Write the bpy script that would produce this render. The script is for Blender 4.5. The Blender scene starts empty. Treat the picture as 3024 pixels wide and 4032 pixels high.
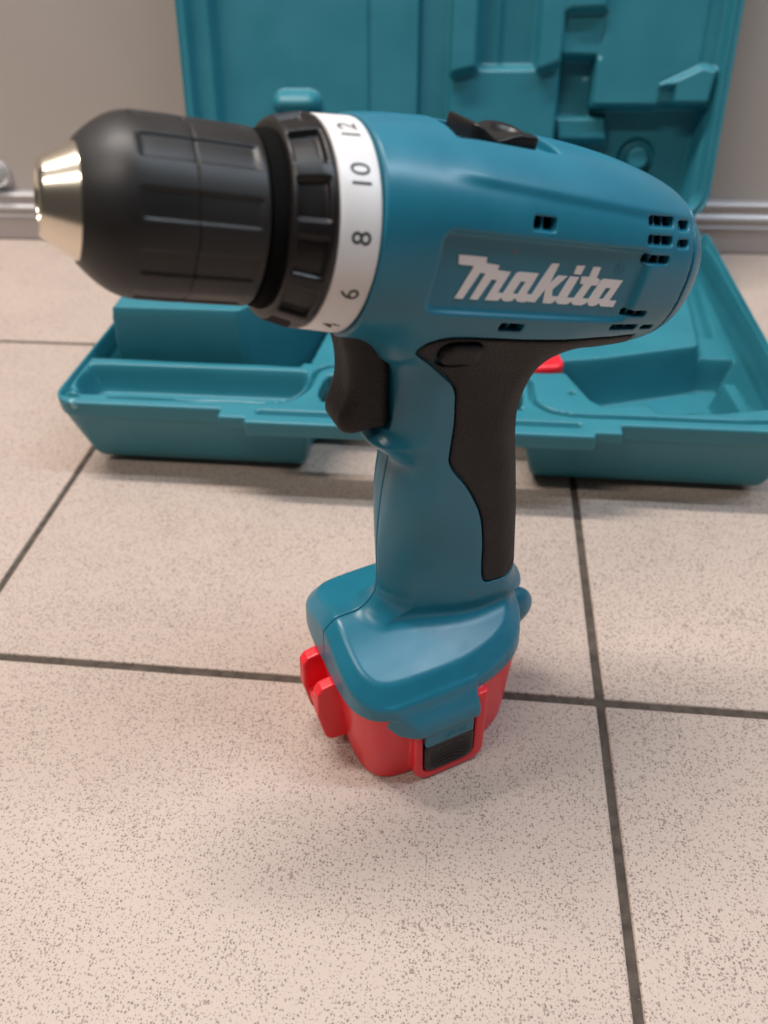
import bpy, math, random
import numpy as np
from mathutils import Matrix, Vector
SC = bpy.context.scene
COL = SC.collection
R_ = math.radians

# ================================================================ camera, world, lamps, exposure
CAM_POS = (-0.06534, -0.21020, 0.28380)
CR, CU, CF = (0.99370345, 0.10969186, -0.02282869), (-0.0540796, 0.64801648, 0.75970392), (-0.0981267, 0.75368584, -0.6498683)
cd = bpy.data.cameras.new("camera"); cam = bpy.data.objects.new("camera", cd); COL.objects.link(cam)
cam.matrix_world = Matrix(((CR[0], CU[0], -CF[0], CAM_POS[0]), (CR[1], CU[1], -CF[1], CAM_POS[1]), (CR[2], CU[2], -CF[2], CAM_POS[2]), (0, 0, 0, 1)))
cd.sensor_fit = 'VERTICAL'; cd.sensor_height = 36.0; cd.sensor_width = 27.0; cd.lens = 3030 / 4032 * 36.0
cd.clip_start = 0.01; cd.clip_end = 50
cd.dof.use_dof = True; cd.dof.focus_distance = 0.262; cd.dof.aperture_fstop = 10.0
SC.camera = cam

world = bpy.data.worlds.new("World"); SC.world = world; world.use_nodes = True
wb = world.node_tree.nodes["Background"]; wb.inputs[0].default_value = (1.0, 0.93, 0.87, 1); wb.inputs[1].default_value = 0.07

def lamp(name, loc, target, size, power, color):
    l = bpy.data.lights.new(name, 'AREA'); l.shape = 'RECTANGLE'; l.size, l.size_y = size; l.energy = power; l.color = color
    o = bpy.data.objects.new(name, l); COL.objects.link(o); o.location = loc
    o.rotation_euler = (0, 0, 0)
    return o
lamp("ceiling_tube", (-0.8, 0.34, 2.35), None, (1.5, 0.12), 56, (1.0, 0.93, 0.87))
lamp("ceiling_tube", (1.45, 0.06, 2.35), None, (2.4, 0.08), 44, (0.74, 0.87, 1.0))
lamp("ceiling_tube", (-1.2, -1.0, 2.35), None, (1.5, 0.16), 30, (1.0, 0.91, 0.83))

SC.view_settings.view_transform = 'Standard'; SC.view_settings.look = 'None'
SC.view_settings.exposure = 0.0; SC.view_settings.gamma = 1.0
SC.cycles.max_bounces = 8; SC.cycles.use_denoising = True

# ================================================================ materials
def mat(name, color, rough=0.4, metal=0.0, spec=0.5, bump=None, mottle=0.0, mottle_scale=60, specks=None, coat=0.0):
    """bump = list of (noise scale per metre, strength, distance)"""
    m = bpy.data.materials.new(name); m.use_nodes = True; nt = m.node_tree; N = nt.nodes; L = nt.links
    b = N["Principled BSDF"]; b.inputs["Roughness"].default_value = rough; b.inputs["Metallic"].default_value = metal
    b.inputs["Specular IOR Level"].default_value = spec; b.inputs["Coat Weight"].default_value = coat
    b.inputs["Base Color"].default_value = (*color, 1)
    tc = N.new("ShaderNodeTexCoord")
    if mottle or specks:
        n = N.new("ShaderNodeTexNoise"); n.inputs["Scale"].default_value = mottle_scale; n.inputs["Detail"].default_value = 5
        L.new(tc.outputs["Object"], n.inputs["Vector"])
        mr = N.new("ShaderNodeMapRange"); mr.inputs[1].default_value = 0.3; mr.inputs[2].default_value = 0.7
        mr.inputs[3].default_value = 1 - mottle; mr.inputs[4].default_value = 1 + mottle
        L.new(n.outputs["Fac"], mr.inputs[0])
        mx = N.new("ShaderNodeVectorMath"); mx.operation = 'SCALE'; mx.inputs[0].default_value = color
        L.new(mr.outputs[0], mx.inputs["Scale"]); L.new(mx.outputs[0], b.inputs["Base Color"])
        r2 = N.new("ShaderNodeMapRange"); r2.inputs[1].default_value = 0.35; r2.inputs[2].default_value = 0.7
        r2.inputs[3].default_value = rough * 0.9; r2.inputs[4].default_value = min(1, rough * 1.15)
        L.new(n.outputs["Fac"], r2.inputs[0]); L.new(r2.outputs[0], b.inputs["Roughness"])
        if specks:                                                      # sparse dried flecks and dust
            sc, thr, scol = specks
            v = N.new("ShaderNodeTexVoronoi"); v.inputs["Scale"].default_value = sc
            d = N.new("ShaderNodeTexNoise"); d.inputs["Scale"].default_value = sc * 2.2; L.new(tc.outputs["Object"], d.inputs["Vector"])
            ad = N.new("ShaderNodeVectorMath"); ad.operation = 'MULTIPLY_ADD'; ad.inputs[1].default_value = (0.5 / sc,) * 3
            L.new(d.outputs["Color"], ad.inputs[0]); L.new(tc.outputs["Object"], ad.inputs[2]); L.new(ad.outputs[0], v.inputs["Vector"])
            sp = N.new("ShaderNodeSeparateColor"); L.new(v.outputs["Color"], sp.inputs[0])
            s1 = N.new("ShaderNodeMath"); s1.operation = 'GREATER_THAN'; s1.inputs[1].default_value = thr; L.new(sp.outputs[0], s1.inputs[0])
            rr = N.new("ShaderNodeMath"); rr.operation = 'MULTIPLY'; rr.inputs[1].default_value = 0.22; L.new(sp.outputs[1], rr.inputs[0])
            s2 = N.new("ShaderNodeMath"); s2.operation = 'LESS_THAN'; L.new(v.outputs["Distance"], s2.inputs[0]); L.new(rr.outputs[0], s2.inputs[1])
            s3 = N.new("ShaderNodeMath"); s3.operation = 'MULTIPLY'; L.new(s1.outputs[0], s3.inputs[0]); L.new(s2.outputs[0], s3.inputs[1])
            mm = N.new("ShaderNodeMix"); mm.data_type = 'RGBA'; L.new(s3.outputs[0], mm.inputs[0]); L.new(mx.outputs[0], mm.inputs[6]); mm.inputs[7].default_value = (*scol, 1)
            L.new(mm.outputs[2], b.inputs["Base Color"])
    prev = None
    for sc, st, di in (bump or []):
        n = N.new("ShaderNodeTexNoise"); n.inputs["Scale"].default_value = sc; n.inputs["Detail"].default_value = 3
        L.new(tc.outputs["Object"], n.inputs["Vector"])
        bp = N.new("ShaderNodeBump"); bp.inputs["Strength"].default_value = st; bp.inputs["Distance"].default_value = di
        L.new(n.outputs["Fac"], bp.inputs["Height"])
        if prev: L.new(prev.outputs[0], bp.inputs["Normal"])
        prev = bp
    if prev: L.new(prev.outputs[0], b.inputs["Normal"])
    return m

M = {}
M['teal'] = mat("teal_plastic", (0.012, 0.162, 0.248), 0.33, bump=[(2600, 0.05, 0.0002), (90, 0.02, 0.001)], mottle=0.06, specks=(150, 0.962, (0.085, 0.13, 0.125)))
M['case'] = mat("case_plastic", (0.024, 0.185, 0.240), 0.42, bump=[(1500, 0.05, 0.0002), (35, 0.04, 0.002)], mottle=0.06, mottle_scale=30, specks=(60, 0.994, (0.20, 0.38, 0.42)))
M['rubber'] = mat("dark_rubber", (0.018, 0.0145, 0.014), 0.60, spec=0.35, bump=[(1300, 0.8, 0.0005)], mottle=0.15)
M['black'] = mat("black_plastic", (0.009, 0.008, 0.008), 0.34, spec=0.35, bump=[(2400, 0.06, 0.0002)], mottle=0.10)
M['sleeve'] = mat("chuck_plastic", (0.012, 0.011, 0.011), 0.44, spec=0.42, bump=[(1500, 0.06, 0.0002), (120, 0.03, 0.001)], mottle=0.15, specks=(220, 0.985, (0.10, 0.10, 0.10)))
M['felt'] = mat("black_felt", (0.004, 0.004, 0.004), 0.95, spec=0.1, bump=[(2500, 0.8, 0.0005)])
M['white'] = mat("white_ring_plastic", (0.74, 0.72, 0.72), 0.38, mottle=0.03, mottle_scale=90, bump=[(1500, 0.05, 0.0002)])
M['print'] = mat("black_print", (0.02, 0.018, 0.018), 0.5)
M['logo'] = mat("white_letters", (0.80, 0.76, 0.76), 0.42)
M['metal'] = mat("polished_steel", (0.80, 0.73, 0.61), 0.20, metal=1.0, bump=[(400, 0.03, 0.0003)])
M['red'] = mat("red_plastic", (0.80, 0.016, 0.030), 0.36, bump=[(1500, 0.05, 0.0002), (70, 0.03, 0.001)], mottle=0.05)
M['wall'] = mat("wall_paint", (0.53, 0.485, 0.45), 0.75, spec=0.3, bump=[(300, 0.2, 0.0005)], mottle=0.03, mottle_scale=8)
M['alu'] = mat("brushed_aluminium", (0.52, 0.495, 0.50), 0.55, metal=0.45, mottle=0.04, mottle_scale=25)
M['grout'] = mat("grey_grout", (0.085, 0.068, 0.056), 0.85, spec=0.2, bump=[(1800, 0.7, 0.0006)], mottle=0.35, mottle_scale=220, specks=(700, 0.93, (0.24, 0.21, 0.19)))
g = mat("clear_acrylic", (0.8, 0.85, 0.82), 0.05); g.node_tree.nodes["Principled BSDF"].inputs["Transmission Weight"].default_value = 0.9; M['glass'] = g

def tile_material():
    m = bpy.data.materials.new("speckled_porcelain"); m.use_nodes = True; nt = m.node_tree; N = nt.nodes; L = nt.links
    b = N["Principled BSDF"]; b.inputs["Roughness"].default_value = 0.5; b.inputs["Specular IOR Level"].default_value = 0.4
    tc = N.new("ShaderNodeTexCoord"); oi = N.new("ShaderNodeObjectInfo")
    off = N.new("ShaderNodeVectorMath"); off.operation = 'MULTIPLY_ADD'; off.inputs[1].default_value = (7.3, 3.1, 5.7)
    L.new(oi.outputs["Random"], off.inputs[0]); L.new(tc.outputs["Object"], off.inputs[2])
    def noise(scale, detail=3):
        n = N.new("ShaderNodeTexNoise"); n.inputs["Scale"].default_value = scale; n.inputs["Detail"].default_value = detail
        L.new(off.outputs[0], n.inputs["Vector"]); return n
    def math_(op, a, c):
        x = N.new("ShaderNodeMath"); x.operation = op
        for i, q in enumerate((a, c)):
            if isinstance(q, (int, float)): x.inputs[i].default_value = q
            else: L.new(q, x.inputs[i])
        return x.outputs[0]
    cloud = noise(14, 4); c1 = N.new("ShaderNodeMix"); c1.data_type = 'RGBA'
    L.new(cloud.outputs["Fac"], c1.inputs[0]); c1.inputs[6].default_value = (0.445, 0.358, 0.308, 1); c1.inputs[7].default_value = (0.50, 0.402, 0.345, 1)
    grain = noise(1500, 2); c2 = N.new("ShaderNodeMix"); c2.data_type = 'RGBA'; c2.blend_type = 'MULTIPLY'; c2.inputs[0].default_value = 1
    gr = N.new("ShaderNodeMapRange"); gr.inputs[1].default_value = 0.3; gr.inputs[2].default_value = 0.7; gr.inputs[3].default_value = 0.96; gr.inputs[4].default_value = 1.03
    L.new(grain.outputs["Fac"], gr.inputs[0]); gc = N.new("ShaderNodeCombineColor")
    for i in range(3): L.new(gr.outputs[0], gc.inputs[i])
    L.new(c1.outputs[2], c2.inputs[6]); L.new(gc.outputs[0], c2.inputs[7])
    col = c2.outputs[2]
    dens = noise(45, 2)
    for scale, thr, size, c, seed in ((840, 0.44, 0.40, (0.155, 0.115, 0.095), 0.0), (450, 0.93, 0.38, (0.25, 0.17, 0.145), 9.0)):
        wob = noise(scale * 2.0, 1)
        ad = N.new("ShaderNodeVectorMath"); ad.operation = 'MULTIPLY_ADD'; ad.inputs[1].default_value = (0.9 / scale,) * 3
        L.new(wob.outputs["Color"], ad.inputs[0]); L.new(off.outputs[0], ad.inputs[2])
        ad2 = N.new("ShaderNodeVectorMath"); ad2.inputs[1].default_value = (seed, seed * 0.7, 0); L.new(ad.outputs[0], ad2.inputs[0])
        v = N.new("ShaderNodeTexVoronoi"); v.voronoi_dimensions = '2D'; v.inputs["Scale"].default_value = scale; L.new(ad2.outputs[0], v.inputs["Vector"])
        sp = N.new("ShaderNodeSeparateColor"); L.new(v.outputs["Color"], sp.inputs[0])
        t = math_('ADD', math_('MULTIPLY', dens.outputs["Fac"], -0.5), thr + 0.25)
        keep = math_('GREATER_THAN', sp.outputs[0], t)
        rad = math_('MULTIPLY', math_('ADD', math_('MULTIPLY', sp.outputs[1], 0.75), 0.25), size)
        edge = N.new("ShaderNodeMapRange"); L.new(math_('SUBTRACT', rad, v.outputs["Distance"]), edge.inputs[0]); edge.inputs[1].default_value = -0.04; edge.inputs[2].default_value = 0.10
        fac = math_('MULTIPLY', math_('MULTIPLY', keep, edge.outputs[0]), math_('ADD', math_('MULTIPLY', sp.outputs[2], 0.5), 0.5))
        mm = N.new("ShaderNodeMix"); mm.data_type = 'RGBA'; L.new(fac, mm.inputs[0]); L.new(col, mm.inputs[6]); mm.inputs[7].default_value = (*c, 1); col = mm.outputs[2]
    cl = noise(1020, 2); cm = N.new("ShaderNodeMapRange"); cm.inputs[1].default_value = 0.605; cm.inputs[2].default_value = 0.67; cm.inputs[3].default_value = 0; cm.inputs[4].default_value = 0.85
    L.new(math_('ADD', cl.outputs["Fac"], math_('MULTIPLY', math_('SUBTRACT', dens.outputs["Fac"], 0.5), 0.12)), cm.inputs[0])
    mm = N.new("ShaderNodeMix"); mm.data_type = 'RGBA'; L.new(cm.outputs[0], mm.inputs[0]); L.new(col, mm.inputs[6]); mm.inputs[7].default_value = (0.18, 0.13, 0.105, 1); col = mm.outputs[2]
    tv = N.new("ShaderNodeMapRange"); tv.inputs[3].default_value = 0.96; tv.inputs[4].default_value = 1.03; L.new(oi.outputs["Random"], tv.inputs[0])
    sc_ = N.new("ShaderNodeVectorMath"); sc_.operation = 'SCALE'; L.new(col, sc_.inputs[0]); L.new(tv.outputs[0], sc_.inputs["Scale"])
    L.new(sc_.outputs[0], b.inputs["Base Color"])
    bp = N.new("ShaderNodeBump"); bp.inputs["Strength"].default_value = 0.12; bp.inputs["Distance"].default_value = 0.0004
    L.new(noise(420, 3).outputs["Fac"], bp.inputs["Height"]); L.new(bp.outputs[0], b.inputs["Normal"])
    return m
M['tile'] = tile_material()

# ================================================================ scene helpers
def link(name, me, parent=None, loc=None, material=None):
    if material is not None: me.materials.append(material)
    o = bpy.data.objects.new(name, me); COL.objects.link(o)
    if parent is not None: o.parent = parent
    if loc is not None: o.location = loc
    return o
def tag(o, label, cat=None, kind=None, group=None):
    o["label"] = label
    if cat: o["category"] = cat
    if kind: o["kind"] = kind
    if group: o["group"] = group
    return o
def empty(name, loc, rz=0.0):
    o = bpy.data.objects.new(name, None); COL.objects.link(o); o.location = loc; o.rotation_euler = (0, 0, rz); o.empty_display_size = 0.02
    return o
def mesh_arrays(name, V, Q, N=None, smooth=True):
    me = bpy.data.meshes.new(name); V = np.asarray(V, np.float32) * 0.001; Q = np.asarray(Q, np.int32)
    me.vertices.add(len(V)); me.vertices.foreach_set("co", V.ravel())
    k = Q.shape[1]; me.loops.add(Q.size); me.loops.foreach_set("vertex_index", Q.ravel())
    me.polygons.add(len(Q)); me.polygons.foreach_set("loop_start", np.arange(0, Q.size, k, dtype=np.int32))
    me.polygons.foreach_set("loop_total", np.full(len(Q), k, np.int32))
    me.polygons.foreach_set("use_smooth", np.full(len(Q), smooth, bool))
    me.update(calc_edges=True); me.validate()
    if N is not None and len(N) == len(me.vertices): me.normals_split_custom_set_from_vertices(np.asarray(N, np.float32).tolist())
    return me
def sdf_obj(name, fn, lo, hi, h, material, parent, mirror=False):
    V, Q, N = nets(fn, lo, hi, h)
    o = link(name, mesh_arrays(name, V, Q, N), parent, None, material)
    if mirror:
        V = V * np.array([1, -1, 1]); N = N * np.array([1, -1, 1]); Q = Q[:, ::-1]
        link(name, mesh_arrays(name, V, Q, N), parent, None, material)
    return o
def lathe(name, prof, material, parent, n=160, depth=None, frame=True, close=False):
    """profile [(u, r)] turned about the barrel axis; depth(u, angle) sinks the surface"""
    P = np.array(prof, float); A = np.arange(n) / n * 2 * np.pi
    U = P[:, 0][:, None] + 0 * A; Rr = P[:, 1][:, None] + 0 * A
    if depth is not None: Rr = Rr - depth(U, A[None, :] + 0 * U)
    X = U * CPH + Rr * np.sin(A) * SPH; Z = ZC - U * SPH + Rr * np.sin(A) * CPH; Y = -Rr * np.cos(A)
    V = np.stack([X, Y, Z], -1).reshape(-1, 3); m = len(P)
    i = np.arange(m - 1)[:, None]; j = np.arange(n)[None, :]; j2 = (j + 1) % n
    Q = np.stack([i * n + j, (i + 1) * n + j, (i + 1) * n + j2, i * n + j2], -1).reshape(-1, 4)[:, ::-1]
    me = mesh_arrays(name, V, Q)
    return link(name, me, parent, None, material)
def fillet(P, r=0.5, n=4):
    """round the corners of an open profile"""
    P = [np.array(p, float) for p in P]; out = [P[0]]
    for i in range(1, len(P) - 1):
        a, b, c = P[i - 1], P[i], P[i + 1]; da, dc = np.linalg.norm(a - b), np.linalg.norm(c - b)
        q = min(r, da * 0.45, dc * 0.45); s, e = b + (a - b) / da * q, b + (c - b) / dc * q
        for t in np.linspace(0, 1, n): out.append((1 - t) ** 2 * s + 2 * t * (1 - t) * b + t * t * e)
    out.append(P[-1]); return np.array(out)
def densify(P, step):
    out = []
    for a, b in zip(P[:-1], P[1:]):
        k = max(1, int(np.ceil(np.linalg.norm(b - a) / step)))
        for t in np.arange(k) / k: out.append(a + (b - a) * t)
    out.append(P[-1]); return np.array(out)
def curve_mesh(cu):
    o = bpy.data.objects.new("tmp", cu); COL.objects.link(o)
    dg = bpy.context.evaluated_depsgraph_get(); me = bpy.data.meshes.new_from_object(o.evaluated_get(dg))
    bpy.data.objects.remove(o); bpy.data.curves.remove(cu); me.materials.clear()
    return me
def text_mesh(s, size, extrude, fine=6, bold=0.0):
    cu = bpy.data.curves.new("text", 'FONT'); cu.body = s; cu.size = size; cu.extrude = extrude; cu.resolution_u = fine; cu.align_x = 'CENTER'; cu.offset = bold
    return curve_mesh(cu)
def shape_mesh(polys, extrude):
    cu = bpy.data.curves.new("shape", 'CURVE'); cu.dimensions = '2D'; cu.fill_mode = 'BOTH'; cu.extrude = extrude
    for p in polys:
        s = cu.splines.new('POLY'); s.points.add(len(p) - 1); s.use_cyclic_u = True
        for q, pt in zip(p, s.points): pt.co = (q[0], q[1], 0, 1)
    return curve_mesh(cu)
def remap(me, fn):
    n = len(me.vertices); a = np.zeros(n * 3, np.float32); me.vertices.foreach_get("co", a); a = a.reshape(-1, 3)
    me.vertices.foreach_set("co", (np.asarray(fn(a), np.float32) * 0.001).ravel()); me.update()
def box_mesh(name, x0, x1, y0, y1, z0, z1, bev=0.0, seg=2):
    import bmesh
    bm = bmesh.new(); bmesh.ops.create_cube(bm, size=1.0)
    for v in bm.verts: v.co = ((x0 if v.co.x < 0 else x1), (y0 if v.co.y < 0 else y1), (z0 if v.co.z < 0 else z1))
    if bev: bmesh.ops.bevel(bm, geom=list(bm.edges), offset=bev, segments=seg, affect='EDGES', profile=0.5)
    me = bpy.data.meshes.new(name); bm.to_mesh(me); bm.free(); return me

# ---------------------------------------------------------------- numpy geometry helpers (millimetres)
f32 = np.float32
PHI = np.radians(15.0); CPH, SPH = np.cos(PHI), np.sin(PHI); ZC = 211.3   # tilt and height of the barrel axis

def smin(a, b, k):
    h = np.maximum(k - np.abs(a - b), 0) / k
    return np.minimum(a, b) - h * h * k * 0.25
def smax(a, b, k):
    h = np.maximum(k - np.abs(a - b), 0) / k
    return np.maximum(a, b) + h * h * k * 0.25
def sstep(t):
    t = np.clip(t, 0, 1); return t * t * (3 - 2 * t)
def carve(S, mask, depth):
    return np.maximum(S, np.minimum(-mask, S + depth))
def catmull(P, n=6, closed=True):
    P = np.array(P, float); N = len(P); out = []
    for i in range(N if closed else N - 1):
        p0 = P[(i - 1) % N] if closed else P[max(i - 1, 0)]
        p1 = P[i]; p2 = P[(i + 1) % N]
        p3 = P[(i + 2) % N] if closed else P[min(i + 2, N - 1)]
        for t in np.arange(n) / n:
            out.append(0.5 * (2 * p1 + (p2 - p0) * t + (2 * p0 - 5 * p1 + 4 * p2 - p3) * t * t + (3 * p1 - p0 - 3 * p2 + p3) * t ** 3))
    if not closed: out.append(P[-1])
    return np.array(out)
def seg_d2(X, Y, a, b):
    ex, ey = b[0] - a[0], b[1] - a[1]
    wx, wy = X - f32(a[0]), Y - f32(a[1])
    t = np.clip((wx * f32(ex) + wy * f32(ey)) / f32(max(ex * ex + ey * ey, 1e-9)), 0, 1)
    return (wx - t * f32(ex)) ** 2 + (wy - t * f32(ey)) ** 2
def poly2d(P, X, Y):
    """signed distance to a closed polygon, negative inside; X and Y broadcast"""
    P = np.asarray(P, float); d = None; ins = np.zeros(np.broadcast(X, Y).shape, bool)
    for i in range(len(P)):
        a, b = P[i], P[(i + 1) % len(P)]
        e = seg_d2(X, Y, a, b); d = e if d is None else np.minimum(d, e)
        if a[1] != b[1]:
            c = (a[1] > Y) != (b[1] > Y)
            xi = (b[0] - a[0]) * (Y - a[1]) / (b[1] - a[1]) + a[0]
            ins ^= c & (X < xi)
    d = np.sqrt(d).astype(f32)
    return np.where(ins, -d, d)
def line2d(P, X, Y):
    d = None
    for i in range(len(P) - 1):
        e = seg_d2(X, Y, P[i], P[i + 1]); d = e if d is None else np.minimum(d, e)
    return np.sqrt(d).astype(f32)
def rrect(X, Y, x0, x1, y0, y1, r):
    qx = np.abs(X - f32((x0 + x1) / 2)) - f32((x1 - x0) / 2 - r)
    qy = np.abs(Y - f32((y0 + y1) / 2)) - f32((y1 - y0) / 2 - r)
    return np.sqrt(np.maximum(qx, 0) ** 2 + np.maximum(qy, 0) ** 2) + np.minimum(np.maximum(qx, qy), 0) - f32(r)
def extr(d2, h, r):
    """extrude a 2D distance with rounded edges; h = distance past the end faces"""
    a, b = d2 + f32(r), h + f32(r)
    return np.sqrt(np.maximum(a, 0) ** 2 + np.maximum(b, 0) ** 2) + np.minimum(np.maximum(a, b), 0) - f32(r)
def table(nodes, x):
    P = catmull(nodes, 8, False); return np.interp(x, P[:, 0], P[:, 1]).astype(f32)

def nets(fn, lo, hi, h, newton=2):
    """surface nets: vertices, quads and smooth normals of fn == 0"""
    ax = [np.arange(lo[i], hi[i] + h, h, dtype=f32) for i in range(3)]
    S = fn(ax[0][:, None, None], ax[1][None, :, None], ax[2][None, None, :])
    S = np.ascontiguousarray(np.broadcast_to(S, tuple(len(a) for a in ax)), dtype=f32)
    S = np.where(S == 0, f32(1e-5), S)
    I = S < 0; nx, ny, nz = S.shape
    cnt = np.zeros((nx - 1, ny - 1, nz - 1), np.int8); cor = [(i, j, k) for i in (0, 1) for j in (0, 1) for k in (0, 1)]
    for i, j, k in cor: cnt += I[i:nx - 1 + i, j:ny - 1 + j, k:nz - 1 + k]
    act = np.argwhere((cnt > 0) & (cnt < 8))
    idx = np.full(cnt.shape, -1, np.int32); idx[act[:, 0], act[:, 1], act[:, 2]] = np.arange(len(act))
    V8 = np.stack([S[act[:, 0] + i, act[:, 1] + j, act[:, 2] + k] for i, j, k in cor], 1)
    acc = np.zeros((len(act), 3), f32); n = np.zeros(len(act), f32); C = np.array(cor, f32)
    for a in range(8):
        for b in range(a + 1, 8):
            if np.abs(C[a] - C[b]).sum() != 1: continue
            m = (V8[:, a] < 0) != (V8[:, b] < 0)
            t = np.where(m, V8[:, a] / np.where(m, V8[:, a] - V8[:, b], 1), 0)
            acc += np.where(m[:, None], C[a] + t[:, None] * (C[b] - C[a]), 0); n += m
    V = (act + acc / n[:, None])                       # in grid units
    quads = []
    for axis in range(3):
        s0 = [slice(None)] * 3; s1 = [slice(None)] * 3
        s0[axis] = slice(0, -1); s1[axis] = slice(1, None)
        A, B = I[tuple(s0)], I[tuple(s1)]
        e = np.argwhere(A != B); o1, o2 = [(1, 2), (2, 0), (0, 1)][axis]
        e = e[(e[:, o1] > 0) & (e[:, o2] > 0) & (e[:, o1] < S.shape[o1] - 1) & (e[:, o2] < S.shape[o2] - 1)]
        q = []
        for d1, d2 in ((1, 1), (0, 1), (0, 0), (1, 0)):
            c = e.copy(); c[:, o1] -= d1; c[:, o2] -= d2
            q.append(idx[c[:, 0], c[:, 1], c[:, 2]])
        q = np.stack(q, 1); ins = I[e[:, 0], e[:, 1], e[:, 2]]
        q[~ins] = q[~ins][:, ::-1]; quads.append(q)
    quads = np.concatenate(quads)
    def samp(P):
        P = np.clip(P, 0, np.array(S.shape) - 1.001); i = P.astype(np.int32); f = (P - i).astype(f32)
        r = 0
        for a, b, c in cor:
            w = (f[:, 0] if a else 1 - f[:, 0]) * (f[:, 1] if b else 1 - f[:, 1]) * (f[:, 2] if c else 1 - f[:, 2])
            r = r + w * S[i[:, 0] + a, i[:, 1] + b, i[:, 2] + c]
        return r
    def grad(P, e):
        g = []
        for a in range(3):
            d = np.zeros(3); d[a] = e; g.append((samp(P + d) - samp(P - d)) / (2 * e))
        return np.stack(g, 1)
    V0 = V.copy()
    for _ in range(newton):
        g = grad(V, 0.5); s = samp(V); st = -(s / np.maximum((g * g).sum(1), 1e-8))[:, None] * g
        V = V0 + np.clip(V + np.clip(st, -0.3, 0.3) - V0, -0.6, 0.6)
    N = grad(V, 1.0); N /= np.maximum(np.linalg.norm(N, axis=1), 1e-9)[:, None]
    return V * h + np.array(lo), quads, N

# ---------------------------------------------------------------- the drill's shape (x to the rear, y away from the near side, z up)
HANDLE = catmull([(5.9, 62), (6.4, 78), (7.4, 98), (9.4, 117), (11.4, 129), (12.4, 136.5), (8.0, 142.2), (3.4, 147.2), (4.6, 150), (8.0, 152.5),
                  (9.5, 160), (10.2, 168), (9.4, 174), (6.5, 179.5), (10, 195), (40, 205), (75, 190), (71, 176), (60.5, 163), (56.0, 151), (55.6, 140),
                  (57.4, 124), (59.4, 105), (60.4, 90), (61.0, 76), (61.4, 62)], 6)
FOOT = catmull([(-16.5, 0), (-16.5, 15), (-15.0, 25), (-10.5, 32), (-4, 35.4), (6, 36.6), (20, 36.8), (32, 35.8), (45, 32), (55, 26), (61.5, 17), (64, 7),
                (64, -7), (61.5, -17), (55, -26), (45, -32), (32, -35.8), (20, -36.8), (6, -36.6), (-4, -35.4), (-10.5, -32), (-15, -25), (-16.5, -15)], 3)
def uvw(x, z):
    return (x * f32(CPH) - (z - f32(ZC)) * f32(SPH)), (x * f32(SPH) + (z - f32(ZC)) * f32(CPH))
def xz(u, v):
    return u * CPH + v * SPH, ZC - u * SPH + v * CPH
T_TOP = [(-5, 25.8), (0, 26.4), (8, 27.6), (18, 28.3), (40, 28.3), (62, 28.0), (78, 26.8), (90, 25.0), (100, 22.6), (112, 18.5), (125, 13)]
T_BOT = [(-5, -25.6), (0, -26.0), (10, -26.4), (40, -27.2), (75, -27.2), (90, -26), (100, -24), (112, -20.5), (125, -16)]
T_WID = [(-5, 26.0), (0, 26.3), (10, 27.2), (25, 27.9), (60, 27.9), (80, 27.2), (92, 25.9), (104, 24.2), (116, 21), (127, 17)]
U_END = 118.5
def barrel(u, v, w):
    t, b, wd = table(T_TOP, u), table(T_BOT, u), table(T_WID, u)
    c, a = (t + b) / 2, (t - b) / 2
    p = f32(2.35)
    S = ((np.abs(v - c) / a) ** p + (w / wd) ** p) ** f32(1 / p)
    S = (S - 1) * np.minimum(a, wd)
    vc = 20.6 - 0.04 * (u - 20)                         # soft shoulder line under the hood
    hood = sstep((v - vc) / 3.0 + 0.5) * sstep((u - 14) / 14) * sstep((112 - u) / 12)
    S = S - f32(0.7) * hood
    S = smax(S, u - f32(U_END), 20.0)
    return S
def body_raw(x, y, z):
    u, v = uvw(x, z); w = np.abs(y)
    B = barrel(u, v, w)
    pan = rrect(u, v, 15.5, 82.5, -10.8, 9.6, 3.0)
    B = smax(B, -smax(pan + 0 * w, f32(24.9) - w, 1.6), 1.0)      # flat recessed name panel
    pocket = rrect(u, v, 22, 53, 26.0, 40, 0.5)
    B = smax(B, -np.maximum(pocket, w - 11.0), 1.0)
    hb = 16.5 + 2.2 * sstep((z - f32(150)) / 25) + 0.8 * sstep((f32(95) - z) / 25)
    nar = sstep((f32(128) - z) / f32(45))                            # the lower handle is narrower at the front
    g = 1 - nar * f32(0.42) * sstep((f32(44) - x) / f32(38))
    H = extr(poly2d(HANDLE, x, z), (w / g - hb) * g, 12.5)
    S = smin(np.maximum(B, f32(0.25) - u), H, 9.0)
    S = np.maximum(S, f32(0.25) - u)
    fp = poly2d(FOOT, x, y)
    ztop = f32(69.6) - f32(0.40) * np.sqrt(np.minimum(w, 34) ** 2 + 20) - f32(0.0016) * np.maximum(x - 25, 0) ** 2
    bev = (fp + f32(6.3) + (z - ztop)) * f32(0.72)
    base = smax(smax(fp + (z - f32(44)) * f32(0.06), bev, 1.1), (z - ztop) * f32(0.95), 1.1)
    S = smin(S, base, 7.0)
    # bump over the release button
    bp = smax(smax(smax(w - f32(40.8), f32(33.6) - z, 1.2), smax((f32(5.2) - x - (f32(41) - w) * f32(1.4)) * f32(0.6), x - f32(31.2), 1.2), 1.5),
              smax((z - f32(38.8) + (w - f32(41)) * f32(1.9)) * f32(0.47), f32(31) - w, 1.0), 1.6)
    bp = np.maximum(bp, z - f32(50.5))
    bp = smax(bp, (f32(33.6) - z) + (f32(36.5) - w) * f32(1.6), 1.0)
    S1 = np.maximum(S, f32(44.5) - z)
    S1 = smin(S1, bp, 1.2)
    tab = smax(rrect(x, z, 8.2, 28.6, 25.6, 36, 0.8), np.abs(w - f32(39.0)) - f32(1.2), 0.5)
    return np.minimum(S1, tab)


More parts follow.
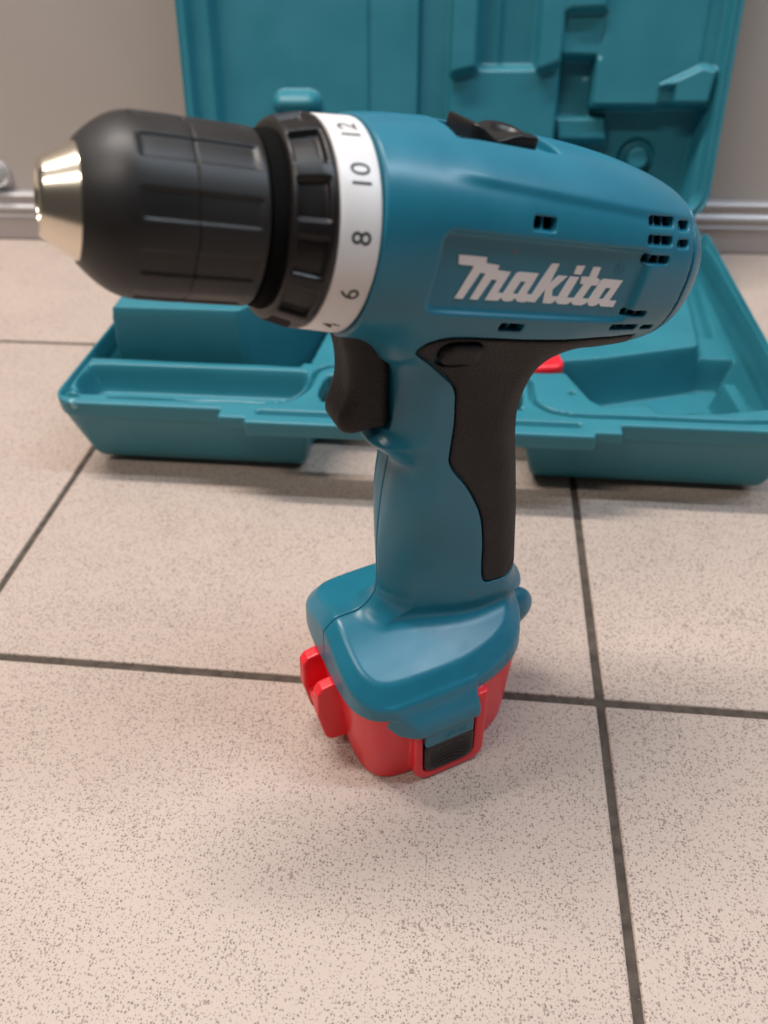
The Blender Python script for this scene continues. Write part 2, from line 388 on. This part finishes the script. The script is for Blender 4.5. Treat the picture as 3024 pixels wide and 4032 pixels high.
# vent slots on the barrel: u0, u1, v0, v1, number of cells, rounded front end
VENTS = [(79.8, 90.8, 15.4, 18.0, 3), (93.0, 98.4, 14.7, 17.2, 2), (79.9, 90.6, 11.0, 13.5, 3), (92.8, 98.2, 10.6, 12.8, 2), (80.3, 90.4, 6.3, 8.7, 3),
         (80.4, 89.9, -9.1, -7.1, 3), (78.7, 90.0, -13.7, -11.8, 3), (92.0, 97.6, -13.7, -12.2, 2), (40.2, 47.4, 11.8, 15.0, 2), (40.0, 48.0, -15.3, -12.8, 2)]
GRIP = catmull([(13.4, 181.5), (14.0, 183.6), (16.2, 185.6), (21.5, 186.3), (31.1, 184.1), (44, 180.6), (57, 177.5), (73.5, 174.2), (84.6, 172.0), (87.0, 170.5), (91, 160),
                (88, 130), (78, 105), (70, 84), (62, 79.2), (54, 77.4), (48.2, 77.9), (44.0, 78.4), (42.0, 80.8), (41.4, 85.8), (41.1, 98.3), (39.6, 110.6), (36.7, 119.1),
                (32.5, 127.8), (28.0, 134.8), (26.3, 139.3), (26.5, 143.2), (27.4, 152.9), (27.1, 159.3), (26.5, 165.1), (24.4, 169.2), (20.9, 173.5), (17.2, 177.6), (14.6, 180.0)], 4)
def slot(u, v, e, shrink=0.0):
    return rrect(u, v, e[0] + shrink, e[1] - shrink, e[2] + shrink, e[3] - shrink, 0.7)
def housing(x, y, z):
    S = body_raw(x, y, z); u, v = uvw(x, z); w = np.abs(y)
    inner = smax(S + f32(2.6), np.maximum(f32(28) - u, u - f32(104)), 1.0)
    inner = np.maximum(inner, f32(-20) - v)
    S = carve(S, poly2d(GRIP, x, z) + 0 * w, 1.7)
    S = carve(S, np.abs(u - f32(101.6)) - f32(0.55) + 0 * w, 0.8)           # joint of the rear cover
    full = None; cells = None
    for e in VENTS:
        m = slot(u, v, e); n = e[4]; bw = (e[1] - e[0]) / n
        full = m if full is None else np.minimum(full, m)
        for i in range(n):
            c = np.maximum(m, np.abs(u - f32(e[0] + bw * (i + 0.5))) - f32(bw / 2 - 0.3))
            cells = c if cells is None else np.minimum(cells, c)
    S = carve(S, full + 0 * w, 1.3); S = carve(S, cells + 0 * w, 5.0)
    S = np.maximum(S, -inner)
    tr = extr(rrect(x, z, -14, 11.0, 152.0, 188.0, 3.0), w - f32(9.3), 0.5)     # trigger slot
    S = np.maximum(S, -tr)
    return S
def housing_half(x, y, z):
    return smax(housing(x, y, z), y + f32(0.1), 0.5)
LOCK = None
def lock2d(x, z, grow):
    cx, cz = x - f32(26.4), z - f32(178.9)
    p = cx * f32(0.975) - cz * f32(0.22); q = cx * f32(0.22) + cz * f32(0.975)
    return rrect(p, q, -5.6 - grow, 5.6 + grow, -3.3 - grow, 3.3 + grow, 2.4 + grow)
def grip(x, y, z):
    R = body_raw(x, y, z); w = np.abs(y)
    S = smax(R - f32(0.1), poly2d(GRIP, x, z) + f32(0.55) + 0 * w, 1.2)
    S = carve(S, lock2d(x + f32(0.7), z - f32(0.4), 1.0) + 0 * w, 2.0)
    nick = np.minimum(np.abs(x - f32(53.5)), np.minimum(np.abs(x - f32(55.2)), np.abs(x - f32(56.9)))) - f32(0.35)
    S = carve(S, np.maximum(nick, np.abs(z - f32(82.0)) - f32(1.8)) + 0 * w, 0.5)
    return np.maximum(S, -(R + f32(3.2)))
def lock(x, y, z):
    R = body_raw(x, y, z)
    return np.maximum(smax(R - f32(1.9), lock2d(x, z, 0.3) + 0 * y, 2.4), -(R + f32(2.6)))
TRIG = catmull([(-3.4, 188), (-2.6, 182), (-1.5, 176.5), (-1.3, 171), (-1.9, 166), (-3.4, 161.8), (-4.9, 158.6), (-5.6, 155.8), (-4.8, 153.5), (-2.6, 152.2), (0.5, 151.8), (5, 151.9), (10, 152.4),
                (11, 165), (11, 182), (6, 190)], 6)
def trigger(x, y, z):
    w = np.abs(y)
    S = extr(poly2d(TRIG, x, z), w - f32(8.8), 4.2)
    return smax(S, ((w - f32(8.6)) - (x - f32(-2.0)) * f32(0.55) - f32(1.2)) * f32(0.88), 3.0)
def red_foot(x, y, z):
    return poly2d(FOOT, x, y) + f32(0.9) + (f32(44) - z) * f32(0.075)
def battery(x, y, z):
    w = np.abs(y)
    S = smax(red_foot(x, y, z), np.maximum(z - f32(46.5), -z), 0.9)
    pan = smax(extr(rrect(x, z, 4.6, 35.5, 0.4, 60, 7.0), w - f32(38.4), 1.5), z - f32(44), 0.5)
    pan = np.maximum(pan, f32(20) - w)
    S = smin(S, pan, 1.0)
    S = np.maximum(S, -np.maximum(rrect(x, z, 7.8, 30.6, 5.0, 50, 5.0), f32(36.4) - w))     # opening for the button and the tab
    return S
def lug(x, y, z):
    P = [(-10, 42.5), (-17, 43.5), (-21.5, 42.8), (-23.6, 40.0), (-24.4, 27), (-22.3, 12.5), (-20.4, 9.6), (-15, 8.6), (-8, 9)]
    return smax(poly2d(P, x, z), np.abs(np.abs(y) - f32(8.2)) - f32(2.6), 0.9)
def lug_bar(x, y, z):
    return smax(rrect(x, z, -22.6, -8, 19.5, 25.5, 0.7), np.abs(y) - f32(7), 0.6)
def button(x, y, z):
    w = -y
    S = smax(rrect(x, z, 8.4, 30.0, 5.6, 25.6, 4.6), np.maximum(w - f32(38.9), f32(33) - w), 1.0)
    dish = np.sqrt((x - f32(19.2)) ** 2 * f32(0.9) + (z - f32(14.5)) ** 2 * f32(1.6) + (w - f32(62)) ** 2) - f32(24.6)
    S = smax(S, -dish, 0.8)
    rib = np.abs(np.mod(np.sqrt((x - f32(19.2)) ** 2 + ((z - f32(2.0)) * f32(1.4)) ** 2), f32(2.4)) - f32(1.2)) - f32(0.35)
    S = carve(S, np.maximum(rib, rrect(x, z, 10.5, 28, 7.5, 22, 4)) + 0 * w, 0.35)
    return S
def selector(x, y, z):
    u, v = uvw(x, z); w = np.abs(y)
    top = table([(18, 28.8), (24, 30.2), (28.0, 30.6), (30.2, 30.0), (32.5, 28.8), (35, 27.9), (37.5, 28.5), (41, 29.8), (46, 30.0), (50, 29.6), (56, 28.6)], u)
    S = smax(smax(v - top, f32(24.5) - v, 1.0), rrect(u, w, 28.2, 48.2, -12, 8.6, 2.5), 1.0)
    cup = np.sqrt(((u - f32(42.5)) * f32(0.75)) ** 2 + (w * f32(0.68)) ** 2 + (v - f32(31.4)) ** 2) - f32(4.1)
    return smax(S, -cup, 0.7)
def nub(x, y, z):
    return np.sqrt(((x - f32(62)) / f32(12.5)) ** 2 + ((y + f32(5)) / f32(6.5)) ** 2 + ((z - f32(44)) / f32(10.5)) ** 2) * f32(7) - f32(7)

# ================================================================ floor, wall, skirting
floor = tag(link("floor", box_mesh("floor", -1.8, 1.8, -0.9, 0.516, -0.03, -0.0013), None, None, M['grout']), "cream speckled tile floor with grey grout joints", kind="structure")
tile_me = box_mesh("tile", -0.1482, 0.1482, -0.1482, 0.1482, -0.008, 0.0, 0.0011, 3); tile_me.materials.append(M['tile'])
cut_me = box_mesh("tile", -0.1482, 0.1482, -0.1482, 0.055, -0.008, 0.0, 0.0011, 3); cut_me.materials.append(M['tile'])
rnd = random.Random(4)
for iy in range(-3, 2):
    for ix in range(-6, 6):
        t = bpy.data.objects.new("tile", cut_me if iy == 1 else tile_me); COL.objects.link(t); t.parent = floor
        t.location = (ix * 0.3 + 0.15 + rnd.uniform(-.0003, .0003), iy * 0.3 + 0.15 + rnd.uniform(-.0003, .0003), rnd.uniform(-.0002, 0.0))
wall = tag(link("wall", box_mesh("wall", -1.8, 1.8, 0.5165, 0.58, -0.03, 2.2), None, None, M['wall']), "plain grey beige painted wall", kind="structure")
prof = [(517, 0.3), (505.6, 0.3), (505, 1.0), (505, 19.5), (505.6, 20.4), (504.2, 21.2), (503.4, 22.6), (503.8, 24.2), (505.6, 25.2), (505.8, 28.0), (504.2, 29.0), (503.5, 30.6), (504.2, 32.0), (506.0, 33.2),
        (507.2, 34.2), (507.4, 39.0), (506.0, 40.4), (506.2, 42.2), (508, 43.4), (517, 43.6)]
P = np.array(prof); V = np.concatenate([np.column_stack([np.full(len(P), x), P[:, 0], P[:, 1]]) for x in (-1798, 1798)]); n = len(P)
Q = np.array([[i, i + 1, n + i + 1, n + i] for i in range(n - 1)])[:, ::-1]
sk = link("skirting_board", mesh_arrays("skirting_board", V, Q[:, ::-1], smooth=False), None, None, M['alu'])
tag(sk, "ribbed aluminium skirting strip along the foot of the wall", "skirting board")
# clear round door stop on the wall
kn = empty("door_stop", (-0.524, 0.516, 0.0585)); tag(kn, "small clear round door stop on the wall above the skirting", "door stop")
def dome(name, prof, material, parent):
    Pp = np.array(prof); n = 40; A = np.arange(n) / n * 2 * np.pi
    V = np.stack([Pp[:, 1][:, None] * np.cos(A), Pp[:, 0][:, None] + 0 * A, Pp[:, 1][:, None] * np.sin(A)], -1).reshape(-1, 3); m = len(Pp)
    i = np.arange(m - 1)[:, None]; j = np.arange(n)[None, :]; j2 = (j + 1) % n
    return link(name, mesh_arrays(name, V, np.stack([i * n + j, (i + 1) * n + j, (i + 1) * n + j2, i * n + j2], -1).reshape(-1, 4)), parent, None, material)
dome("cap", [(-14 * math.sin(a), 12.5 * math.cos(a) + 0.01) for a in np.linspace(0, math.pi / 2, 12)], M['glass'], kn)
dome("base_plate", [(0.4, 14), (-1.5, 14), (-2, 13.4), (-2, 0.01)], M['alu'], kn)

# ================================================================ the open case
def hblend(H, d, val, bl):
    m = sstep(0.5 - d / f32(bl)); return H * (1 - m) + val * m
SEAL = catmull([(-287, 146.5), (-294, 152.5), (-297.4, 162), (-297.4, 300), (-297.4, 400), (-288, 413), (-270, 415.5), (80, 415.5), (104, 413), (113, 402), (113.5, 300), (113.5, 170),
                (108, 152), (95, 147.5), (24.7, 146.6), (-2, 146.3), (-12, 147.6), (-19.4, 150), (-25, 155), (-28.3, 161), (-29, 168), (-29.3, 177), (-31.5, 182.5), (-38, 187.5), (-60, 190),
                (-120, 190), (-143, 189.9), (-148, 188.4), (-152.4, 185.2), (-154.8, 179), (-155.3, 171.7), (-156.5, 163), (-160.7, 155.5), (-167, 149.8), (-176, 147.9), (-190, 147.6)], 4)
TROUGH = catmull([(-280, 150.6), (-200, 150.9), (-178, 151.0), (-168, 153.2), (-162.4, 159.5), (-159.8, 167), (-159.6, 175), (-161.5, 179), (-166, 180), (-200, 180), (-284, 180), (-290, 177.5), (-293, 170), (-291.3, 160), (-286, 153)], 4)
CAV_L = [(-296.5, 190.6), (-166, 188.9), (-164, 200), (-160, 245), (-158, 411), (-288, 411), (-296.5, 402)]
BLOCK = [(-281.5, 196.5), (-203, 196.5), (-198, 199.5), (-170, 246), (-164, 262), (-164, 300), (-280, 300), (-285, 293)]
CAV_R = [(-66, 195), (-24.6, 192), (-7.5, 192.6), (-3.7, 183.2), (4.2, 163.7), (9.5, 158.6), (17.2, 159.1), (29, 163.0), (34.4, 162.0), (38.1, 154.6), (46.3, 153.9), (68.6, 155.6), (95, 161.8), (108, 166),
         (109.5, 175), (109.5, 400), (102, 411), (-66, 411)]
PLAT = [(-11.5, 226.5), (19.5, 233), (80, 253), (84, 256), (90, 276), (97, 411), (-11.5, 411)]
def shell_height(x, y):
    H = np.full(np.broadcast(x, y).shape, 52.0, f32)
    H = hblend(H, poly2d(TROUGH, x, y), 35.0, 5.0)
    H = hblend(H, poly2d([(-164, 193), (-66, 193), (-66, 411), (-164, 411)], x, y), 45.0, 3.0)
    H = hblend(H, poly2d(CAV_L, x, y), 6.0, 2.5)
    H = hblend(H, poly2d(BLOCK, x, y) - f32(0.5), 81.0, 6.0)
    H = hblend(H, poly2d(CAV_R, x, y), 5.0, 3.0)
    H = hblend(H, poly2d(PLAT, x, y), 38.0, 5.0)
    H = hblend(H, poly2d([(84, 257), (99, 256.5), (109, 256.5), (111, 411), (96, 411)], x, y), 27.0, 5.0)
    H = hblend(H, poly2d([(91, 290), (99, 290), (108, 411), (97, 411)], x, y), 21.0, 5.0)
    H = hblend(H, poly2d([(93.5, 235), (105.5, 236), (108.5, 190), (103, 170), (98, 190)], x, y), 24.0, 5.0)
    din = -rrect(x, y, -301.3, 116.5, 139.0, 421.0, 15.0)
    H = np.maximum(H, np.minimum(f32(42) - (din - f32(3.4)) / f32(0.31), 46))          # sloping outer walls keep their thickness
    H = H + f32(4.5) * np.exp(-(np.maximum(np.sqrt(((x - f32(58.5)) / f32(10.5)) ** 2 + ((y - f32(158)) / f32(5.0)) ** 2), 0.55) - f32(0.55)) ** 2 * 18) * (y < 166)
    H = H - f32(5) * sstep(1.45 - line2d(SEAL, x, y) / f32(1.0))
    H = H - f32(4) * sstep(0.8 - rrect(x, y, -179, -4.6, 135.9, 138.5, 1.0) / f32(0.9))
    H = H - f32(6) * sstep(1.3 - np.sqrt((x + f32(6.7)) ** 2 + (y - f32(169.4)) ** 2) / f32(1.3))
    return H
HOLE = catmull([(-149, 161.8), (-148, 173.2), (-145.6, 177.3), (-140, 179.4), (-43, 177.5), (-36, 176), (-34.3, 171), (-34.4, 158), (-36.3, 152.8), (-42, 150.2), (-140, 150.6), (-145, 151.6), (-148, 155.5)], 4)
def lower_shell(x, y, z):
    low = np.maximum(f32(42) - z, 0)
    side = rrect(x, y, -301.3, 116.5, 139.0, 421.0, 15.0)
    out = side + low * f32(0.31) + f32(0.9) * sstep((f32(42.6) - z) / f32(1.2))
    out = smax(out, f32(0.6) - z, 13.0)
    out = smax(out, -smax(rrect(x, y, -154, -31.5, 90, 185, 10.0) - (f32(30) - z) * f32(0.22), z - f32(42.5), 3.0), 4.0)    # hand space under the bar
    bar = smax(rrect(x, y, -184.8, 2.8, 127.2, 165, 1.0), f32(42.6) - z, 1.2)
    step = smax(rrect(x, y, -200.6, 17.0, 131.2, 165, 1.0), f32(44.6) - z, 1.2)
    bar = np.maximum(bar, f32(42.5) - z)
    out = np.minimum(out, np.minimum(bar, step))
    out = np.maximum(out, -poly2d(HOLE, x, y) + 0 * z)
    return smax(out, (z - shell_height(x, y)) * f32(0.8), np.where(z > 60, f32(5), f32(0.9)))
case = empty("tool_case", (-0.0925, 0.28, 0.0))
tag(case, "open turquoise plastic tool case with moulded compartments lying against the wall", "tool case")
def in_case(o):
    o.location = Vector(o.location) - case.location; return o
ls = in_case(sdf_obj("lower_shell", lower_shell, (-304, 124, -1), (120, 424, 92), 1.0, M['case'], case))

LEAN = math.radians(14)
def lid_depth(x, s):
    D = np.full(np.broadcast(x, s).shape, 0.0, f32)
    ins = rrect(x, s, -290.5, 105.5, 9, 277, 16)
    D = hblend(D, ins, 9.0, 4.0)
    D = hblend(D, rrect(x, s, -274, -116, 15, 270, 8), 20.0, 7.0)
    D = hblend(D, poly2d([(-116, 15), (-91, 15), (-91, 270), (-116, 270)], x, s), 23.0, 3.0)
    D = hblend(D, poly2d([(-91, 15), (-9, 15), (-9, 109), (-91, 109)], x, s), 12.0, 3.0)
    D = hblend(D, poly2d([(-91, 104), (-71, 108), (-66, 110), (-28, 110), (-24, 106), (-8, 112), (-8, 270), (-91, 270)], x, s), 4.0, 3.5)
    D = hblend(D, poly2d([(-70, 109), (-27, 109), (-27, 270), (-70, 270)], x, s), 21.0, 5.0)
    D = hblend(D, poly2d([(-54, 111), (-52, 111), (-52, 270), (-54, 270)], x, s), 23.5, 1.5)
    D = hblend(D, poly2d([(-8, 15), (17, 15), (17, 117), (-8, 117)], x, s), 24.5, 4.0)
    D = hblend(D, poly2d([(17, 15), (98, 15), (101, 84), (17, 84)], x, s), 27.0, 4.0)
    D = hblend(D, poly2d([(17, 82.5), (66, 82.5), (66, 99), (92, 109), (92, 270), (20, 270), (20, 116), (17, 115)], x, s), 7.5, 3.5)
    D = hblend(D, poly2d([(-8, 116), (20, 115), (20, 144), (-8, 143)], x, s), 9.5, 3.5)
    D = hblend(D, poly2d([(-8, 144), (20, 145), (20, 270), (-8, 270)], x, s), 2.5, 3.5)
    D = hblend(D, poly2d([(-5, 59), (33, 59), (30, 76), (-8, 76)], x, s), 16.0, 3.0)
    D = hblend(D, poly2d([(66, 97), (75, 96), (76, 84), (101, 84), (104, 107), (93, 109)], x, s), 1.5, 3.5)
    ring = np.sqrt((x - f32(58.5)) ** 2 + (s - f32(47)) ** 2)
    D = hblend(D, ring - f32(14), 30.0, 2.0); D = hblend(D, ring - f32(9), 19.0, 2.0)
    D = D + f32(2.2) * sstep(1.4 - np.abs(x + f32(154)) / f32(1.0)) * (s < 272) * (s > 14)
    bmp = np.sqrt(np.maximum(np.abs(x + f32(212)) - 10, 0) ** 2 + (s - f32(84.5)) ** 2)
    D = D - f32(15) * np.sqrt(np.maximum(1 - (bmp / f32(9.0)) ** 2, 0))
    D = D + f32(1.6) * sstep(1.3 - np.abs(rrect(x, s, -297.0, 110.5, 4, 283, 19)) / f32(1.2))
    return D
def lid_fn(x, y, z):                       # x across, y depth behind the rim plane, z up the lid
    o = rrect(x, z, -299, 113.5, 1.5, 286, 22) + np.maximum(y - 9, 0) * f32(0.22)
    o = smax(o, y - f32(31), 12.0)
    o = smax(o, -y + 0 * o, 1.0)
    return np.maximum(o, (lid_depth(x, z) - y) * f32(0.8))
lid = sdf_obj("lid", lid_fn, (-302, -2, -1), (117, 33, 289), 1.15, M['case'], case)
lid.location = Vector((0, 0.4185, 0.056)) - case.location; lid.rotation_euler = (-LEAN, 0, 0)

# a spare red battery lying in the case
sb = empty("spare_battery", (-0.036, 0.236, 0.006), R_(12)); tag(sb, "spare red battery half hidden inside the open case behind the drill", "battery")
def spare(x, y, z): return smax(rrect(x, y, -25, 24, -33, 33, 8), np.maximum(z - f32(41), -z), 4.0)
sdf_obj("battery_body", spare, (-27, -35, -1), (26, 35, 43), 1.0, M['red'], sb)
link("terminal_cap", box_mesh("terminal_cap", -0.014, 0.014, -0.018, 0.018, 0.0412, 0.046, 0.001), sb, None, M['black'])

# ================================================================ the drill
DR = empty("cordless_drill", (-0.10060, -0.01629, 0.0), R_(30.43))
tag(DR, "turquoise cordless drill driver with black chuck standing upright on its red battery", "drill")
sdf_obj("housing_half", housing_half, (-19, -43, 24), (124, 1.5, 243), 0.42, M['teal'], DR, mirror=True)
sdf_obj("rubber_grip", grip, (11, -26, 74), (94, 26, 190), 0.6, M['rubber'], DR)
sdf_obj("direction_switch", lock, (18, -25, 171), (35, -16, 187), 0.35, M['rubber'], DR)
sdf_obj("trigger", trigger, (-12, -10, 150), (14, 10, 194), 0.5, M['rubber'], DR)
sdf_obj("speed_selector", selector, (16, -11, 212), (60, 11, 244), 0.45, M['black'], DR)
sdf_obj("strap_nub", nub, (48, -14, 32), (77, 5, 57), 0.6, M['teal'], DR)
lathe("motor", [(30, 0.1), (30, 19), (103, 19), (103, 0.1)], M['felt'], DR, 40)
# torque ring with printed numbers
ring = lathe("torque_ring", densify(fillet([(-10.2, 22), (-10.0, 25.2), (-0.15, 26.0), (0.0, 22)], 0.35), 2.0), M['white'], DR, 200)
for s, a in (("12", 72), ("10", 42.5), ("8", 12.3), ("6", -18), ("4", -47.5)):
    me = text_mesh(s, 6.7, 0.0, 5, 0.035)
    def wrap(P, a=a):
        h = 4.75
        uu = -5.0 - (P[:, 1] - h / 2); al = np.radians(a) + P[:, 0] / 25.6; rr = 25.2 + (uu + 10) * 0.08 + 0.045
        return np.stack([uu * CPH + rr * np.sin(al) * SPH, -rr * np.cos(al), ZC - uu * SPH + rr * np.sin(al) * CPH], 1)
    remap(me, wrap); link("numeral", me, ring, None, M['print'])
# black clutch collar with twelve sunk flats
def flats(pitch, width, centre, u0, u1, soft_u, soft_a, dep):
    def f(U, A):
        a = (np.degrees(A) - centre + pitch / 2) % pitch - pitch / 2
        return dep * sstep((width / 2 - np.abs(a)) / soft_a + 0.5) * sstep((U - u0) / soft_u + 0.5) * sstep((u1 - U) / soft_u + 0.5)
    return f
lathe("clutch_collar", densify(fillet([(-20.4, 17), (-20.4, 22.2), (-19.4, 23.3), (-13.5, 25.0), (-11.0, 25.3), (-10.15, 24.6), (-10.1, 22)], 0.5), 0.35), M['black'], DR, 420, flats(30, 21, -0.5, -19.2, -12.4, 0.8, 1.6, 1.7))
lathe("felt_ring", densify(fillet([(-23.8, 16), (-23.8, 19.9), (-20.0, 20.9), (-19.6, 17)], 0.4), 1.0), M['felt'], DR, 120)
fl = flats(36, 17, 19.5, -51.5, -26.6, 1.6, 1.8, 0.6)
sl = empty("chuck", (0, 0, 0)); sl.parent = DR
lathe("rear_sleeve", densify(fillet([(-24.2, 16), (-24.2, 19.9), (-24.9, 20.3), (-39.75, 20.2), (-40.1, 19.6), (-40.2, 18)], 0.4), 0.5), M['sleeve'], sl, 480, fl)
front = catmull([(-40.15, 18), (-40.2, 19.6), (-40.5, 20.15), (-46, 20.1), (-51, 19.9), (-54, 19.3), (-56.5, 18.2), (-58.6, 16.8), (-60.6, 15.1), (-62.0, 13.7), (-62.6, 13.0), (-62.4, 12.4), (-61.5, 11.5)], 6, False)
lathe("front_sleeve", densify(front, 0.5), M['sleeve'], sl, 480, fl)
lathe("steel_nose", densify(fillet([(-60.5, 12.7), (-62.2, 12.55), (-69.4, 8.4), (-70.2, 7.4), (-70.2, 5.6), (-67, 4.9), (-58, 4.9)], 0.5), 0.8), M['metal'], sl, 120)
for k in range(3):
    me = box_mesh("jaw", -69.2, -60, -1.3, 1.3, 1.6, 5.2, 0.3, 1)
    a = R_(90 + 120 * k)
    def put(P, a=a):
        p, q = P[:, 1] * math.cos(a) - P[:, 2] * math.sin(a), P[:, 1] * math.sin(a) + P[:, 2] * math.cos(a)
        return np.stack([P[:, 0] * CPH + q * SPH, -p, ZC - P[:, 0] * SPH + q * CPH], 1)
    remap(me, put); link("jaw", me, sl, None, M['black'])
lathe("chuck_core", [(-64, 0.05), (-64, 4.8), (-24, 4.8), (-24, 15.8), (-20, 15.8), (-20, 0.05)], M['black'], sl, 40)
# raised name on the side panel
def on_panel(w):
    def f(P): return np.stack([P[:, 0] * CPH + P[:, 1] * SPH, -(w + P[:, 2]), ZC - P[:, 0] * SPH + P[:, 1] * CPH], 1)
    return f
LOGO = [[(21.75, 3.87), (29.97, 3.84), (30.19, 2.37), (34.3, 2.11), (34.15, 0.87), (38.33, 0.68), (36.28, -4.84), (38.02, -4.94), (40.18, 0.39), (41.04, 0.87), (47.27,
    0.9), (45.37, -4.7), (47.13, -4.73), (50.49, 3.79), (52.82, 3.86), (51.8, -1.71), (53.72, 0.54), (54.44, 0.79), (56.92, 0.82), (53.43, -3.03), (54.0, -4.89), (56.05,
    -4.85), (57.97, 0.82), (60.85, 0.81), (59.16, -4.99), (61.7, -4.93), (63.32, -1.01), (61.96, -0.95), (61.82, 1.01), (64.37, 1.07), (64.57, 3.85), (67.12, 3.93),
    (66.92, 1.1), (68.3, 0.61), (68.22, -1.05), (66.05, -1.18), (64.55, -4.88), (67.0, -4.96), (68.82, 0.26), (69.69, 0.83), (76.55, 0.86), (74.43, -5.04), (77.07,
    -5.01), (76.72, -6.82), (72.1, -6.84), (71.15, -5.92), (70.55, -6.45), (69.39, -6.92), (68.19, -6.92), (67.4, -6.57), (66.88, -5.75), (66.32, -6.34), (65.0, -6.9),
    (62.6, -6.91), (61.8, -6.67), (61.1, -5.94), (60.64, -6.49), (59.74, -6.88), (57.19, -6.9), (56.37, -6.67), (55.55, -5.84), (55.14, -6.56), (54.17, -6.95), (51.64,
    -6.89), (51.04, -3.0), (49.01, -6.83), (46.41, -6.79), (46.41, -6.49), (45.65, -7.0), (43.87, -6.99), (43.17, -6.86), (42.17, -5.97), (41.71, -6.63), (41.03, -6.97),
    (39.33, -7.06), (38.48, -6.82), (37.76, -6.04), (37.34, -6.7), (36.74, -7.01), (32.94, -7.03), (34.91, -1.65), (33.21, -1.57), (30.77, -7.04), (28.3, -7.07), (30.85,
    -0.17), (29.2, -0.12), (26.16, -7.11), (23.72, -7.06), (26.91, 1.46), (22.31, 1.56)], [(42.32, -1.53), (43.93, -1.5), (42.65, -4.95), (41.0, -4.86)], [(71.47, -1.52),
    (73.31, -1.51), (72.16, -4.76), (70.34, -4.79)], [(58.79, 3.83), (61.53, 3.93), (61.13, 1.5), (58.7, 1.54)]]
me = shape_mesh(LOGO, 0.25); remap(me, on_panel(24.95)); link("name_lettering", me, DR, None, M['logo'])
rm = [[(74.0 + 1.75 * math.cos(t), 4.0 + 1.75 * math.sin(t)) for t in np.linspace(0, 2 * math.pi, 40)[:-1]], [(74.0 + 1.45 * math.cos(t), 4.0 + 1.45 * math.sin(t)) for t in np.linspace(0, 2 * math.pi, 40)[:-1]]]
me = shape_mesh(rm, 0.08); remap(me, on_panel(24.92)); mk = link("registered_mark", me, DR, None, M['teal'])
me = text_mesh("R", 2.6, 0.08); remap(me, lambda P: on_panel(24.92)(P + np.array([74.0, 3.05, 0]))); link("letter", me, mk, None, M['teal'])
for s, xx, zz, hh in (("GF15<", 20.6, 28.0, 3.4),):
    me = text_mesh(s, hh, 0.16); remap(me, lambda P: np.stack([P[:, 0] + xx, -(40.24 + P[:, 2]), P[:, 1] + zz], 1)); link("moulded_mark", me, DR, None, M['teal'])
# battery
bt = sdf_obj("battery", battery, (-19, -41, -1), (66, 41, 48), 0.7, M['red'], DR)
for sgn in (1, -1):
    V, Q, N = nets(lug, (-27, 4.0, 7), (-6, 12.5, 46), 0.4); V = V * np.array([1, sgn, 1]); N = N * np.array([1, sgn, 1]); Q = Q if sgn > 0 else Q[:, ::-1]
    link("lug", mesh_arrays("lug", V, Q, N), bt, None, M['red'])
sdf_obj("lug_bridge", lug_bar, (-24, -8, 18), (-6, 8, 27), 0.4, M['red'], bt)
sdf_obj("release_button", button, (6, -41, 3), (32, -31, 28), 0.4, M['black'], bt)
